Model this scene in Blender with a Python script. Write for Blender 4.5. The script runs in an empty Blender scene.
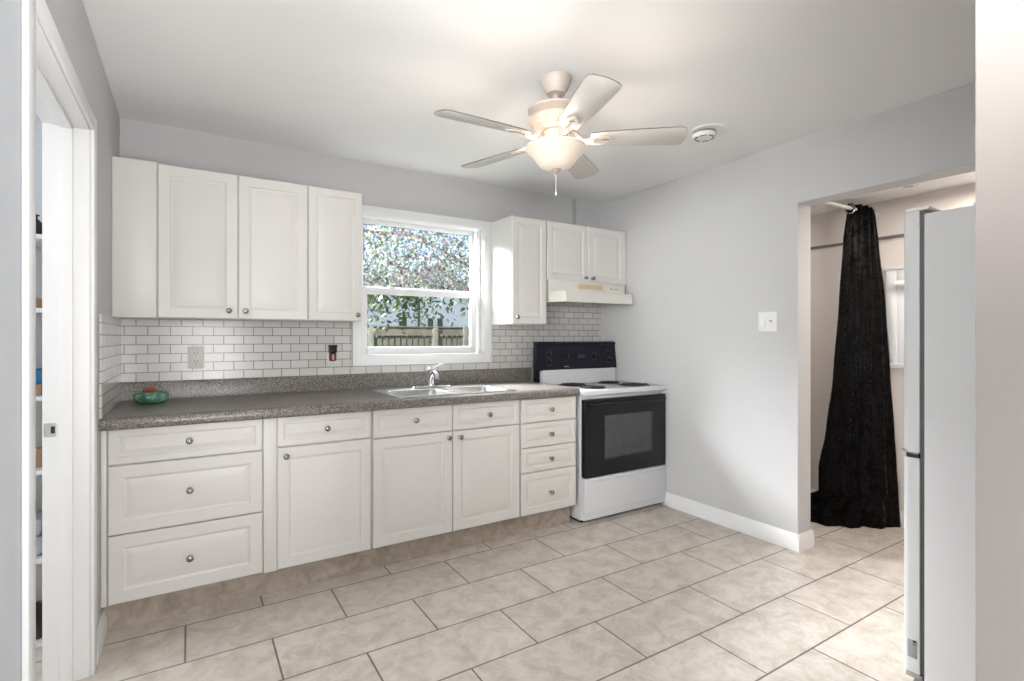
import bpy, bmesh, math, random
from mathutils import Vector, Matrix
S = bpy.context.scene
COL = S.collection
R = math.radians
PI = math.pi

# ------------------------------------------------------------------ camera
cam_d = bpy.data.cameras.new('camera'); cam = bpy.data.objects.new('camera', cam_d); COL.objects.link(cam)
cam_d.sensor_width = 36.0; cam_d.lens = 518 / 1024 * 36; cam_d.clip_start = 0.01; cam_d.clip_end = 200
cam_d.shift_y = -3 / 1024
cam.location = (0, 0, 1.26); cam.rotation_euler = (R(90), 0, R(-31.9))
S.camera = cam
# ------------------------------------------------------------------ view
S.view_settings.view_transform = 'Standard'; S.view_settings.look = 'None'
S.view_settings.gamma = 1; S.view_settings.use_curve_mapping = False
S.view_settings.exposure = 0.14
# ------------------------------------------------------------------ sky
W = bpy.data.worlds.new('sky'); S.world = W; W.use_nodes = True
wn = W.node_tree; wn.nodes.clear()
wo = wn.nodes.new('ShaderNodeOutputWorld'); wb = wn.nodes.new('ShaderNodeBackground'); ws = wn.nodes.new('ShaderNodeTexSky')
ws.sky_type = 'NISHITA'; ws.sun_disc = False; ws.sun_elevation = R(50); ws.sun_rotation = R(200); ws.air_density = 1.0; ws.dust_density = 1.5
wb.inputs['Strength'].default_value = 0.24
wn.links.new(ws.outputs[0], wb.inputs[0]); wn.links.new(wb.outputs[0], wo.inputs[0])


def light(name, typ, loc, energy, color=(1, 1, 1), target=None, **kw):
    d = bpy.data.lights.new(name, typ); d.energy = energy; d.color = color
    for k, v in kw.items(): setattr(d, k, v)
    o = bpy.data.objects.new(name, d); COL.objects.link(o); o.location = loc
    if target is not None:
        o.rotation_euler = (Vector(target) - Vector(loc)).to_track_quat('-Z', 'Y').to_euler()
    return o


# soft daylight falling in through the kitchen window
light('daylight', 'SUN', (1.0, 6, 5), 2.0, (1.0, 0.985, 0.96), (1.95, 3.2, 2.95), angle=R(46))
light('window_skylight', 'AREA', (-0.2, 6.0, 3.55), 3500, (0.97, 0.985, 1.0), (1.5, 3.3, 1.5), shape='RECTANGLE', size=3.0, size_y=1.0)
# unseen fill lamps added behind and beside the camera; side room and hall lights
light('rear_fill_light', 'AREA', (0.6, -3.2, 1.75), 35, (1.0, 0.985, 0.965), (0.9, 0, 1.35), shape='RECTANGLE', size=2.6, size_y=1.5)  # added fill from behind the camera; the rear wall has no window
light('bounce_fill_light', 'AREA', (0.1, -0.2, 1.6), 12, (1.0, 0.995, 0.985), (1.0, 1.1, 2.42), shape='RECTANGLE', size=0.3, size_y=0.3, spread=R(115))  # added fill lamp near the camera, aimed at the kitchen ceiling
light('ceiling_wash', 'AREA', (0.46, -0.8, 0.9), 58, (1.0, 0.995, 0.985), (0.9, 0.8, 2.42), shape='RECTANGLE', size=0.9, size_y=0.9)  # added upward fill that brightens the ceiling, out of view
light('side_room_light', 'AREA', (-2.7, 2.25, 1.5), 40, (0.96, 0.98, 1.0), (0, 1.9, 1.3), shape='RECTANGLE', size=1.8, size_y=1.6)
light('left_fill_light', 'AREA', (-1.6, 0.05, 1.6), 20, (1.0, 0.995, 0.985), (3.0, 2.5, 1.5), shape='RECTANGLE', size=0.9, size_y=0.9, spread=R(65))  # added fill for the right wall, through the gap in the near left wall
light('hall_fill_deep', 'AREA', (3.6, 2.75, 2.15), 8, (1.0, 0.94, 0.88), (3.6, 2.75, 0), shape='RECTANGLE', size=0.5, size_y=0.5)  # extra lamp added to brighten the hall wall left of the curtain
light('hall_light', 'AREA', (3.62, 0.9, 2.15), 17, (1.0, 0.91, 0.83), (3.62, 0.9, 0), shape='RECTANGLE', size=0.5, size_y=0.7)

# ------------------------------------------------------------------ materials
def nt(name):
    m = bpy.data.materials.new(name); m.use_nodes = True
    t = m.node_tree; b = t.nodes['Principled BSDF']
    return m, t, b


def N(t, typ, **kw):
    n = t.nodes.new(typ)
    for k, v in kw.items(): setattr(n, k, v)
    return n


def mat(name, col, rough=0.5, metal=0.0, spec=0.5, noise=0.0, nscale=8.0, bump=0.0, bscale=60.0):
    m, t, b = nt(name)
    b.inputs['Base Color'].default_value = (*col, 1); b.inputs['Roughness'].default_value = rough
    b.inputs['Metallic'].default_value = metal; b.inputs['Specular IOR Level'].default_value = spec
    if noise or bump:
        tc = N(t, 'ShaderNodeTexCoord')
    if noise:
        nz = N(t, 'ShaderNodeTexNoise'); nz.inputs['Scale'].default_value = nscale; nz.inputs['Detail'].default_value = 4
        t.links.new(tc.outputs['Object'], nz.inputs['Vector'])
        r = N(t, 'ShaderNodeValToRGB')
        r.color_ramp.elements[0].position = 0.3; r.color_ramp.elements[1].position = 0.7
        r.color_ramp.elements[0].color = tuple(c * (1 - noise) for c in col) + (1,)
        r.color_ramp.elements[1].color = tuple(min(1, c * (1 + noise)) for c in col) + (1,)
        t.links.new(nz.outputs['Fac'], r.inputs[0]); t.links.new(r.outputs[0], b.inputs['Base Color'])
    if bump:
        n2 = N(t, 'ShaderNodeTexNoise'); n2.inputs['Scale'].default_value = bscale; n2.inputs['Detail'].default_value = 3
        t.links.new(tc.outputs['Object'], n2.inputs['Vector'])
        bp = N(t, 'ShaderNodeBump'); bp.inputs['Strength'].default_value = bump; bp.inputs['Distance'].default_value = 0.002
        t.links.new(n2.outputs['Fac'], bp.inputs['Height']); t.links.new(bp.outputs[0], b.inputs['Normal'])
    return m


M = {}
M['wall'] = mat('grey_wall_paint', (0.545, 0.545, 0.55), 0.75, spec=0.25, noise=0.012, nscale=2, bump=0.05, bscale=180)
M['seam'] = mat('grey_seam_strip', (0.40, 0.40, 0.40), 0.8, noise=0.02)
M['ceiling'] = mat('white_ceiling_paint', (0.86, 0.86, 0.86), 0.9, spec=0.1, noise=0.008, nscale=2, bump=0.05, bscale=90)
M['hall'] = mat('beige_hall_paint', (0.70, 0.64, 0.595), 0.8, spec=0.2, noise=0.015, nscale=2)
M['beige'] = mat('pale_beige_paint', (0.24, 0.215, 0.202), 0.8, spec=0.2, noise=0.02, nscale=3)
M['sideroom'] = mat('pale_blue_white_paint', (0.62, 0.65, 0.69), 0.8, spec=0.2, noise=0.015, nscale=2)
M['trim'] = mat('white_trim_paint', (0.80, 0.805, 0.81), 0.4, noise=0.01)
M['cab'] = mat('white_cabinet_foil', (0.70, 0.685, 0.66), 0.38, noise=0.008, nscale=5)
M['carc'] = mat('cabinet_melamine', (0.65, 0.635, 0.605), 0.45, noise=0.01)
M['nickel'] = mat('brushed_nickel', (0.36, 0.345, 0.325), 0.25, 1.0, noise=0.03, nscale=200)
M['chrome'] = mat('chrome', (0.80, 0.80, 0.82), 0.1, 1.0, noise=0.01)
M['steel'] = mat('stainless_steel', (0.66, 0.66, 0.66), 0.3, 1.0, noise=0.04, nscale=90)
M['dark'] = mat('dark_recess', (0.02, 0.02, 0.022), 0.6, noise=0.1)
M['enamel'] = mat('white_enamel', (0.72, 0.73, 0.75), 0.25, noise=0.008)
M['black'] = mat('black_enamel', (0.009, 0.0095, 0.012), 0.3, spec=0.28, noise=0.1, nscale=30)
M['navy'] = mat('black_control_panel', (0.006, 0.0075, 0.016), 0.35, spec=0.3, noise=0.1, nscale=30)
M['coil'] = mat('burner_coil_black', (0.02, 0.019, 0.019), 0.5, noise=0.2, nscale=60)
M['ovenglass'] = mat('oven_window_glass', (0.06, 0.06, 0.063), 0.15, noise=0.08, nscale=40)
M['hood'] = mat('cream_white_hood_enamel', (0.72, 0.71, 0.66), 0.3, noise=0.012)
M['tan'] = mat('yellowed_strip', (0.66, 0.52, 0.33), 0.5, noise=0.05, nscale=25)
M['fan'] = mat('antique_white_fan_enamel', (0.52, 0.46, 0.405), 0.4, noise=0.03, nscale=18)
M['fanband'] = mat('taupe_fan_band', (0.38, 0.30, 0.25), 0.4, noise=0.03, nscale=18)
M['blade'] = mat('white_fan_blade', (0.58, 0.56, 0.53), 0.45, noise=0.015, nscale=10)
M['bladeedge'] = mat('fan_blade_edge', (0.16, 0.14, 0.11), 0.6, noise=0.05)
M['plastic'] = mat('white_plastic', (0.78, 0.78, 0.77), 0.4, noise=0.008)
M['ivory'] = mat('ivory_plastic', (0.84, 0.82, 0.77), 0.4, noise=0.01)
M['fridge'] = mat('white_fridge_enamel', (0.68, 0.685, 0.69), 0.4, noise=0.008, bump=0.05, bscale=300)
M['gasket'] = mat('grey_gasket', (0.13, 0.13, 0.13), 0.6, noise=0.05)
M['greyplastic'] = mat('grey_plastic', (0.36, 0.36, 0.36), 0.5, noise=0.03)
M['copper'] = mat('dark_copper_red', (0.16, 0.05, 0.035), 0.3, 0.3, noise=0.1, nscale=60)
M['pink'] = mat('pale_pink_label', (0.66, 0.47, 0.43), 0.5, noise=0.05)
M['railgrey'] = mat('dark_grey_rail', (0.16, 0.145, 0.135), 0.6, noise=0.05)
M['wood'] = mat('brown_board', (0.36, 0.22, 0.13), 0.6, noise=0.15, nscale=14)
M['blue'] = mat('blue_card', (0.02, 0.17, 0.38), 0.5, noise=0.05)
M['cloth'] = mat('grey_cloth', (0.45, 0.46, 0.52), 0.9, noise=0.1, nscale=20)
M['potpourri'] = mat('orange_brown_dried_petals', (0.34, 0.12, 0.045), 0.8, noise=0.35, nscale=60)
M['fence'] = mat('weathered_fence_wood', (0.14, 0.122, 0.10), 0.8, noise=0.25, nscale=6)
M['fencepost'] = mat('pale_fence_post', (0.17, 0.16, 0.14), 0.8, noise=0.2, nscale=6)
M['darkouter'] = mat('dark_bounce_absorber', (0.06, 0.04, 0.035), 0.9, noise=0.3, nscale=9)  # unseen outer skin, kept dark so it reflects little light
M['siding'] = mat('white_house_siding', (0.80, 0.83, 0.88), 0.7, noise=0.03, nscale=3)
M['shingle'] = mat('grey_roof_shingle', (0.42, 0.43, 0.45), 0.8, noise=0.15, nscale=9)
M['houseglass'] = mat('dark_house_window', (0.05, 0.07, 0.06), 0.2, noise=0.5, nscale=4)
M['bark'] = mat('tree_bark', (0.16, 0.12, 0.09), 0.9, noise=0.3, nscale=10)
M['hedge'] = mat('dark_hedge', (0.035, 0.055, 0.03), 0.9, noise=0.4, nscale=12)
M['lawn'] = mat('lawn', (0.045, 0.085, 0.025), 0.9, noise=0.3, nscale=3)
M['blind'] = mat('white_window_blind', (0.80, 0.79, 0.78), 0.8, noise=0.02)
b_ = M['blind'].node_tree.nodes['Principled BSDF']; b_.inputs['Emission Color'].default_value = (0.95, 0.97, 1, 1); b_.inputs['Emission Strength'].default_value = 0.35  # glow stands in for daylight coming through the hall blind


def m_leaf():
    m, t, b = nt('green_leaf')
    tc = N(t, 'ShaderNodeTexCoord'); nz = N(t, 'ShaderNodeTexNoise'); nz.inputs['Scale'].default_value = 3.0
    r = N(t, 'ShaderNodeValToRGB'); r.color_ramp.elements[0].position = 0.35; r.color_ramp.elements[1].position = 0.65
    r.color_ramp.elements[0].color = (0.05, 0.075, 0.04, 1); r.color_ramp.elements[1].color = (0.17, 0.22, 0.12, 1)
    t.links.new(tc.outputs['Object'], nz.inputs['Vector']); t.links.new(nz.outputs['Fac'], r.inputs[0]); t.links.new(r.outputs[0], b.inputs['Base Color'])
    b.inputs['Roughness'].default_value = 0.5
    tr = N(t, 'ShaderNodeBsdfTranslucent'); t.links.new(r.outputs[0], tr.inputs[0])
    mx = N(t, 'ShaderNodeMixShader'); mx.inputs[0].default_value = 0.35
    t.links.new(b.outputs[0], mx.inputs[1]); t.links.new(tr.outputs[0], mx.inputs[2])
    t.links.new(mx.outputs[0], t.nodes['Material Output'].inputs[0])
    return m


M['leaf'] = m_leaf()


def tilecoord(t, axes, off):
    tc = N(t, 'ShaderNodeTexCoord'); sp = N(t, 'ShaderNodeSeparateXYZ'); cb = N(t, 'ShaderNodeCombineXYZ')
    t.links.new(tc.outputs['Object'], sp.inputs[0])
    for i in range(2):
        ad = N(t, 'ShaderNodeMath', operation='ADD'); ad.inputs[1].default_value = off[i]
        t.links.new(sp.outputs[axes[i]], ad.inputs[0]); t.links.new(ad.outputs[0], cb.inputs[i])
    return tc, cb


def brick(t, cb, w, h, mortar, c1, c2, cm):
    br = N(t, 'ShaderNodeTexBrick'); br.offset = 0.5; br.offset_frequency = 2; br.squash = 1.0
    br.inputs['Scale'].default_value = 1; br.inputs['Mortar Size'].default_value = mortar; br.inputs['Mortar Smooth'].default_value = 0.1
    br.inputs['Brick Width'].default_value = w; br.inputs['Row Height'].default_value = h; br.inputs['Bias'].default_value = 0
    br.inputs['Color1'].default_value = (*c1, 1); br.inputs['Color2'].default_value = (*c2, 1); br.inputs['Mortar'].default_value = (*cm, 1)
    t.links.new(cb.outputs[0], br.inputs['Vector'])
    return br


def m_subway(name, axes, off):
    m, t, b = nt(name)
    tc, cb = tilecoord(t, axes, off)
    br = brick(t, cb, 0.103, 0.0502, 0.0024, (0.66, 0.65, 0.63), (0.59, 0.58, 0.565), (0.24, 0.225, 0.21))
    t.links.new(br.outputs['Color'], b.inputs['Base Color'])
    bp = N(t, 'ShaderNodeBump'); bp.invert = True; bp.inputs['Strength'].default_value = 0.5; bp.inputs['Distance'].default_value = 0.002
    t.links.new(br.outputs['Fac'], bp.inputs['Height']); t.links.new(bp.outputs[0], b.inputs['Normal'])
    b.inputs['Roughness'].default_value = 0.22
    return m


M['subway'] = m_subway('white_subway_tile', ('X', 'Z'), (-0.0135, -1.02 + 0.0502 * 20))
M['subway_side'] = m_subway('white_subway_tile_side', ('Y', 'Z'), (-3.39, -1.02 + 0.0502 * 20))


def m_floor():
    m, t, b = nt('beige_stone_floor_tile')
    tc, cb = tilecoord(t, ('X', 'Y'), (0.015 + 0.617 * 20, -2.68 + 0.308 * 20))
    br = brick(t, cb, 0.617, 0.308, 0.004, (0.68, 0.625, 0.565), (0.62, 0.57, 0.515), (0.21, 0.18, 0.155))
    n1 = N(t, 'ShaderNodeTexNoise'); n1.inputs['Scale'].default_value = 9; n1.inputs['Detail'].default_value = 10; n1.inputs['Roughness'].default_value = 0.78; n1.inputs['Distortion'].default_value = 0.5
    t.links.new(tc.outputs['Object'], n1.inputs['Vector'])
    r = N(t, 'ShaderNodeValToRGB')
    r.color_ramp.elements[0].position = 0.36; r.color_ramp.elements[0].color = (0.60, 0.555, 0.51, 1)
    r.color_ramp.elements[1].position = 0.58; r.color_ramp.elements[1].color = (1.0, 1.0, 1.0, 1)
    t.links.new(n1.outputs['Fac'], r.inputs[0])
    mx = N(t, 'ShaderNodeMix', data_type='RGBA', blend_type='MULTIPLY'); mx.inputs[0].default_value = 0.7
    t.links.new(br.outputs['Color'], mx.inputs[6]); t.links.new(r.outputs[0], mx.inputs[7])
    t.links.new(mx.outputs[2], b.inputs['Base Color'])
    bp = N(t, 'ShaderNodeBump'); bp.invert = True; bp.inputs['Strength'].default_value = 0.5; bp.inputs['Distance'].default_value = 0.002
    t.links.new(br.outputs['Fac'], bp.inputs['Height'])
    n2 = N(t, 'ShaderNodeTexNoise'); n2.inputs['Scale'].default_value = 22; n2.inputs['Detail'].default_value = 5
    t.links.new(tc.outputs['Object'], n2.inputs['Vector'])
    b2 = N(t, 'ShaderNodeBump'); b2.inputs['Strength'].default_value = 0.12; b2.inputs['Distance'].default_value = 0.004
    t.links.new(n2.outputs['Fac'], b2.inputs['Height']); t.links.new(bp.outputs[0], b2.inputs['Normal']); t.links.new(b2.outputs[0], b.inputs['Normal'])
    b.inputs['Roughness'].default_value = 0.36
    return m


M['floor'] = m_floor()


def m_ramp(name, scale, stops, rough, detail=6, dist=0.0, tex='noise'):
    m, t, b = nt(name)
    tc = N(t, 'ShaderNodeTexCoord')
    if tex == 'noise':
        n = N(t, 'ShaderNodeTexNoise'); n.inputs['Detail'].default_value = detail; n.inputs['Distortion'].default_value = dist; n.inputs['Roughness'].default_value = 0.65
        out = n.outputs['Fac']
    else:
        n = N(t, 'ShaderNodeTexVoronoi'); sp = N(t, 'ShaderNodeSeparateColor'); t.links.new(n.outputs['Color'], sp.inputs[0]); out = sp.outputs[0]
    n.inputs['Scale'].default_value = scale
    t.links.new(tc.outputs['Object'], n.inputs['Vector'])
    r = N(t, 'ShaderNodeValToRGB'); cr = r.color_ramp
    while len(cr.elements) < len(stops): cr.elements.new(0.5)
    for e, (p, c) in zip(cr.elements, stops): e.position = p; e.color = (*c, 1)
    t.links.new(out, r.inputs[0]); t.links.new(r.outputs[0], b.inputs['Base Color'])
    b.inputs['Roughness'].default_value = rough
    return m


M['toekick'] = m_ramp('toe_kick_tile', 14, [(0.3, (0.30, 0.24, 0.19)), (0.5, (0.40, 0.34, 0.28)), (0.7, (0.50, 0.44, 0.37))], 0.5, dist=0.8)
M['granite'] = m_ramp('speckled_grey_brown_laminate', 260, [(0.0, (0.06, 0.05, 0.045)), (0.3, (0.125, 0.108, 0.096)), (0.6, (0.20, 0.18, 0.163)), (0.85, (0.29, 0.268, 0.247)), (1.0, (0.37, 0.35, 0.33))], 0.28, tex='voronoi')
M['jade'] = m_ramp('green_glazed_ceramic', 25, [(0.35, (0.035, 0.13, 0.08)), (0.52, (0.09, 0.26, 0.165)), (0.68, (0.28, 0.45, 0.34))], 0.15, dist=1.0)


def m_glass():
    m, t, b = nt('clear_window_glass')
    tr = N(t, 'ShaderNodeBsdfTransparent'); gl = N(t, 'ShaderNodeBsdfGlossy'); gl.inputs['Roughness'].default_value = 0.02
    fr = N(t, 'ShaderNodeFresnel'); fr.inputs[0].default_value = 1.2
    tr.inputs[0].default_value = (0.93, 0.95, 0.94, 1)
    mx = N(t, 'ShaderNodeMixShader'); t.links.new(fr.outputs[0], mx.inputs[0]); t.links.new(tr.outputs[0], mx.inputs[1]); t.links.new(gl.outputs[0], mx.inputs[2])
    t.links.new(mx.outputs[0], t.nodes['Material Output'].inputs[0])
    return m


M['glass'] = m_glass()


def m_film():
    m, t, b = nt('mosaic_privacy_film')
    tc = N(t, 'ShaderNodeTexCoord')
    vo = N(t, 'ShaderNodeTexVoronoi'); vo.inputs['Scale'].default_value = 85
    t.links.new(tc.outputs['Object'], vo.inputs['Vector'])
    sp = N(t, 'ShaderNodeSeparateColor'); t.links.new(vo.outputs['Color'], sp.inputs[0])
    hs = N(t, 'ShaderNodeCombineColor', mode='HSV'); t.links.new(sp.outputs[0], hs.inputs[0])
    sat = N(t, 'ShaderNodeMath', operation='MULTIPLY'); sat.inputs[1].default_value = 0.22; t.links.new(sp.outputs[1], sat.inputs[0]); t.links.new(sat.outputs[0], hs.inputs[1])
    mr = N(t, 'ShaderNodeMapRange'); mr.inputs[3].default_value = 0.36; mr.inputs[4].default_value = 1.0; t.links.new(sp.outputs[2], mr.inputs[0]); t.links.new(mr.outputs[0], hs.inputs[2])
    tr = N(t, 'ShaderNodeBsdfTransparent'); tl = N(t, 'ShaderNodeBsdfTranslucent')
    t.links.new(hs.outputs[0], tr.inputs[0]); t.links.new(hs.outputs[0], tl.inputs[0])
    mx = N(t, 'ShaderNodeMixShader'); mx.inputs[0].default_value = 0.016
    t.links.new(tr.outputs[0], mx.inputs[1]); t.links.new(tl.outputs[0], mx.inputs[2])
    t.links.new(mx.outputs[0], t.nodes['Material Output'].inputs[0])
    return m


M['film'] = m_film()


def m_lampglass():
    m, t, b = nt('lit_alabaster_glass')
    tl = N(t, 'ShaderNodeBsdfTranslucent'); tl.inputs[0].default_value = (0.9, 0.82, 0.72, 1)
    b.inputs['Base Color'].default_value = (0.50, 0.44, 0.38, 1); b.inputs['Roughness'].default_value = 0.3
    em = N(t, 'ShaderNodeEmission'); em.inputs[0].default_value = (1.0, 0.82, 0.66, 1); em.inputs[1].default_value = 0.22
    mx = N(t, 'ShaderNodeMixShader'); mx.inputs[0].default_value = 0.003
    ad = N(t, 'ShaderNodeAddShader')
    t.links.new(b.outputs[0], mx.inputs[1]); t.links.new(tl.outputs[0], mx.inputs[2])
    t.links.new(mx.outputs[0], ad.inputs[0]); t.links.new(em.outputs[0], ad.inputs[1])
    t.links.new(ad.outputs[0], t.nodes['Material Output'].inputs[0])
    return m


M['lampglass'] = m_lampglass()


def m_emit(name, col, s):
    m, t, b = nt(name)
    em = N(t, 'ShaderNodeEmission'); em.inputs[0].default_value = (*col, 1); em.inputs[1].default_value = s
    t.links.new(em.outputs[0], t.nodes['Material Output'].inputs[0])
    return m


M['bulb'] = m_emit('lit_bulb', (1.0, 0.85, 0.7), 6.0)


def m_damask():
    m, t, b = nt('black_damask_satin')
    tc = N(t, 'ShaderNodeTexCoord')
    wv = N(t, 'ShaderNodeTexNoise'); wv.inputs['Scale'].default_value = 17; wv.inputs['Detail'].default_value = 2; wv.inputs['Distortion'].default_value = 2.5
    t.links.new(tc.outputs['Object'], wv.inputs['Vector'])
    r = N(t, 'ShaderNodeValToRGB'); r.color_ramp.elements[0].position = 0.49; r.color_ramp.elements[1].position = 0.53
    t.links.new(wv.outputs['Fac'], r.inputs[0])
    mr = N(t, 'ShaderNodeMapRange'); mr.inputs[3].default_value = 0.36; mr.inputs[4].default_value = 0.85
    t.links.new(r.outputs[0], mr.inputs[0]); t.links.new(mr.outputs[0], b.inputs['Roughness'])
    mc = N(t, 'ShaderNodeMix', data_type='RGBA'); t.links.new(r.outputs[0], mc.inputs[0])
    mc.inputs[6].default_value = (0.006, 0.0055, 0.0055, 1); mc.inputs[7].default_value = (0.003, 0.0027, 0.0027, 1)
    t.links.new(mc.outputs[2], b.inputs['Base Color'])
    b.inputs['Specular IOR Level'].default_value = 0.07
    return m


M['damask'] = m_damask()

# ------------------------------------------------------------------ mesh helpers
def tag(o, label=None, cat=None, group=None, kind=None):
    if label: o['label'] = label
    if cat: o['category'] = cat
    if group: o['group'] = group
    if kind: o['kind'] = kind
    return o


def thing(name, label, cat, loc, group=None):
    o = bpy.data.objects.new(name, None); COL.objects.link(o)
    o.empty_display_size = 0.05; o.location = loc
    return tag(o, label, cat, group)


def root_loc(o):
    p = Vector((0, 0, 0))
    while o is not None: p += o.location; o = o.parent
    return p


class MB:
    def __init__(s): s.bm = bmesh.new()

    def _merge(s, b2):
        me = bpy.data.meshes.new('tmp'); b2.to_mesh(me); b2.free(); s.bm.from_mesh(me); bpy.data.meshes.remove(me)
        return s

    def box(s, x0, x1, y0, y1, z0, z1, bev=0.0, seg=2):
        b = bmesh.new(); bmesh.ops.create_cube(b, size=1)
        for v in b.verts:
            v.co = Vector(((x0 + x1) / 2 + v.co.x * (x1 - x0), (y0 + y1) / 2 + v.co.y * (y1 - y0), (z0 + z1) / 2 + v.co.z * (z1 - z0)))
        if bev: bmesh.ops.bevel(b, geom=b.edges[:], offset=bev, segments=seg, affect='EDGES', profile=0.5)
        return s._merge(b)

    def prism(s, pts, axis, a0, a1, bev=0.0):
        """pts 2-D polygon in the two other axes (order x,y,z without axis), extruded along axis"""
        b = bmesh.new()
        def mk(p, a):
            if axis == 'x': return (a, p[0], p[1])
            if axis == 'y': return (p[0], a, p[1])
            return (p[0], p[1], a)
        va = [b.verts.new(mk(p, a0)) for p in pts]; vb = [b.verts.new(mk(p, a1)) for p in pts]
        n = len(pts); b.faces.new(va); b.faces.new(vb)
        for i in range(n): b.faces.new((va[i], va[(i + 1) % n], vb[(i + 1) % n], vb[i]))
        bmesh.ops.recalc_face_normals(b, faces=b.faces[:])
        if bev: bmesh.ops.bevel(b, geom=b.edges[:], offset=bev, segments=2, affect='EDGES', profile=0.5)
        return s._merge(b)

    def lathe(s, prof, c, axis='z', n=32, ripple=None):
        b = bmesh.new(); rings = []
        c = Vector(c)
        def mk(r, h, k):
            a = 2 * PI * k / n
            if ripple: r = r * (1 + ripple[0] * math.cos(ripple[1] * a))
            p = {'z': (r * math.cos(a), r * math.sin(a), h), 'y': (r * math.cos(a), h, r * math.sin(a)), 'x': (h, r * math.cos(a), r * math.sin(a))}[axis]
            return c + Vector(p)
        for r, h in prof:
            rings.append([b.verts.new(mk(0, h, 0))] if r < 1e-6 else [b.verts.new(mk(r, h, k)) for k in range(n)])
        for A, B in zip(rings, rings[1:]):
            for k in range(n):
                k2 = (k + 1) % n
                if len(A) == 1 and len(B) == 1: continue
                if len(A) == 1: b.faces.new((A[0], B[k], B[k2]))
                elif len(B) == 1: b.faces.new((A[k], A[k2], B[0]))
                else: b.faces.new((A[k], A[k2], B[k2], B[k]))
        for e in (rings[0], rings[-1]):
            if len(e) > 1 and (prof[0] != prof[-1]):
                try: b.faces.new(e)
                except ValueError: pass
        bmesh.ops.remove_doubles(b, verts=b.verts[:], dist=1e-6)
        bmesh.ops.recalc_face_normals(b, faces=b.faces[:])
        return s._merge(b)

    def tube(s, pts, r, n=10, cap=True):
        b = bmesh.new(); pts = [Vector(p) for p in pts]; rings = []
        rs = r if isinstance(r, (list, tuple)) else [r] * len(pts)
        up = None
        for i, p in enumerate(pts):
            d = (pts[min(i + 1, len(pts) - 1)] - pts[max(i - 1, 0)]).normalized()
            if up is None: up = Vector((0, 0, 1)) if abs(d.z) < 0.9 else Vector((1, 0, 0))
            u = d.cross(up).normalized(); w = u.cross(d).normalized(); up = w
            rings.append([b.verts.new(p + u * rs[i] * math.cos(2 * PI * k / n) + w * rs[i] * math.sin(2 * PI * k / n)) for k in range(n)])
        for A, B in zip(rings, rings[1:]):
            for k in range(n): b.faces.new((A[k], A[(k + 1) % n], B[(k + 1) % n], B[k]))
        if cap: b.faces.new(rings[0]); b.faces.new(rings[-1])
        bmesh.ops.recalc_face_normals(b, faces=b.faces[:])
        return s._merge(b)

    def rings(s, x0, x1, z0, z1, y, prof, back):
        """door or drawer front facing -Y: nested rectangles (inset, depth) and a flat back at y+back"""
        b = bmesh.new(); L = []
        def ring(i, yy): return [b.verts.new(p) for p in ((x0 + i, yy, z0 + i), (x1 - i, yy, z0 + i), (x1 - i, yy, z1 - i), (x0 + i, yy, z1 - i))]
        L.append(ring(0, y + back))
        for i, d in prof: L.append(ring(i, y + d))
        b.faces.new(L[0])
        for A, B in zip(L, L[1:]):
            for k in range(4): b.faces.new((A[k], A[(k + 1) % 4], B[(k + 1) % 4], B[k]))
        b.faces.new(L[-1])
        bmesh.ops.recalc_face_normals(b, faces=b.faces[:])
        return s._merge(b)

    def holed(s, outer, holes, z0, z1):
        """flat plate with polygon holes"""
        b = bmesh.new(); es = []; loops = []
        for lp in [outer] + holes:
            vs = [b.verts.new((x, y, z1)) for x, y in lp]; loops.append(vs)
            es += [b.edges.new((vs[i], vs[(i + 1) % len(vs)])) for i in range(len(vs))]
        bmesh.ops.triangle_fill(b, use_beauty=True, edges=es)
        top = b.faces[:]
        r = bmesh.ops.extrude_face_region(b, geom=top)
        for v in [g for g in r['geom'] if isinstance(g, bmesh.types.BMVert)]: v.co.z = z0
        bmesh.ops.recalc_face_normals(b, faces=b.faces[:])
        return s._merge(b)

    def xform(s, mtx): s.bm.transform(mtx); return s

    def build(s, name, m, parent=None, label=None, angle=32, kind=None):
        me = bpy.data.meshes.new(name)
        if parent is not None:
            o = root_loc(parent)
            for v in s.bm.verts: v.co -= o
        s.bm.to_mesh(me); s.bm.free()
        me.materials.append(m)
        for p in me.polygons: p.use_smooth = True
        me.set_sharp_from_angle(angle=R(angle))
        ob = bpy.data.objects.new(name, me); COL.objects.link(ob)
        if parent is not None: ob.parent = parent
        if label: ob['label'] = label
        if kind: ob['kind'] = kind
        return ob


def struct(name, mb, m): return mb.build(name, m, kind='structure')


def rrect(x0, x1, y0, y1, r, n=5):
    out = []
    for cx, cy, a0 in ((x1 - r, y1 - r, 0), (x0 + r, y1 - r, 90), (x0 + r, y0 + r, 180), (x1 - r, y0 + r, 270)):
        for k in range(n + 1):
            a = R(a0 + 90 * k / n); out.append((cx + r * math.cos(a), cy + r * math.sin(a)))
    return out


# ------------------------------------------------------------------ setting
XL, XR, D, CH = -0.315, 3.045, 3.433, 2.427     # left wall, right wall, back wall, ceiling
JY0, JY1 = 1.60, 2.46                           # doorway in the left wall
OP0, OP1, OH = 0.60, 1.703, 2.055               # opening in the right wall
WX0, WX1, WZ0, WZ1 = 0.95, 1.885, 1.13, 2.08    # kitchen window opening
HX, HC = 4.05, 2.20                             # hall far wall, hall ceiling

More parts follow.
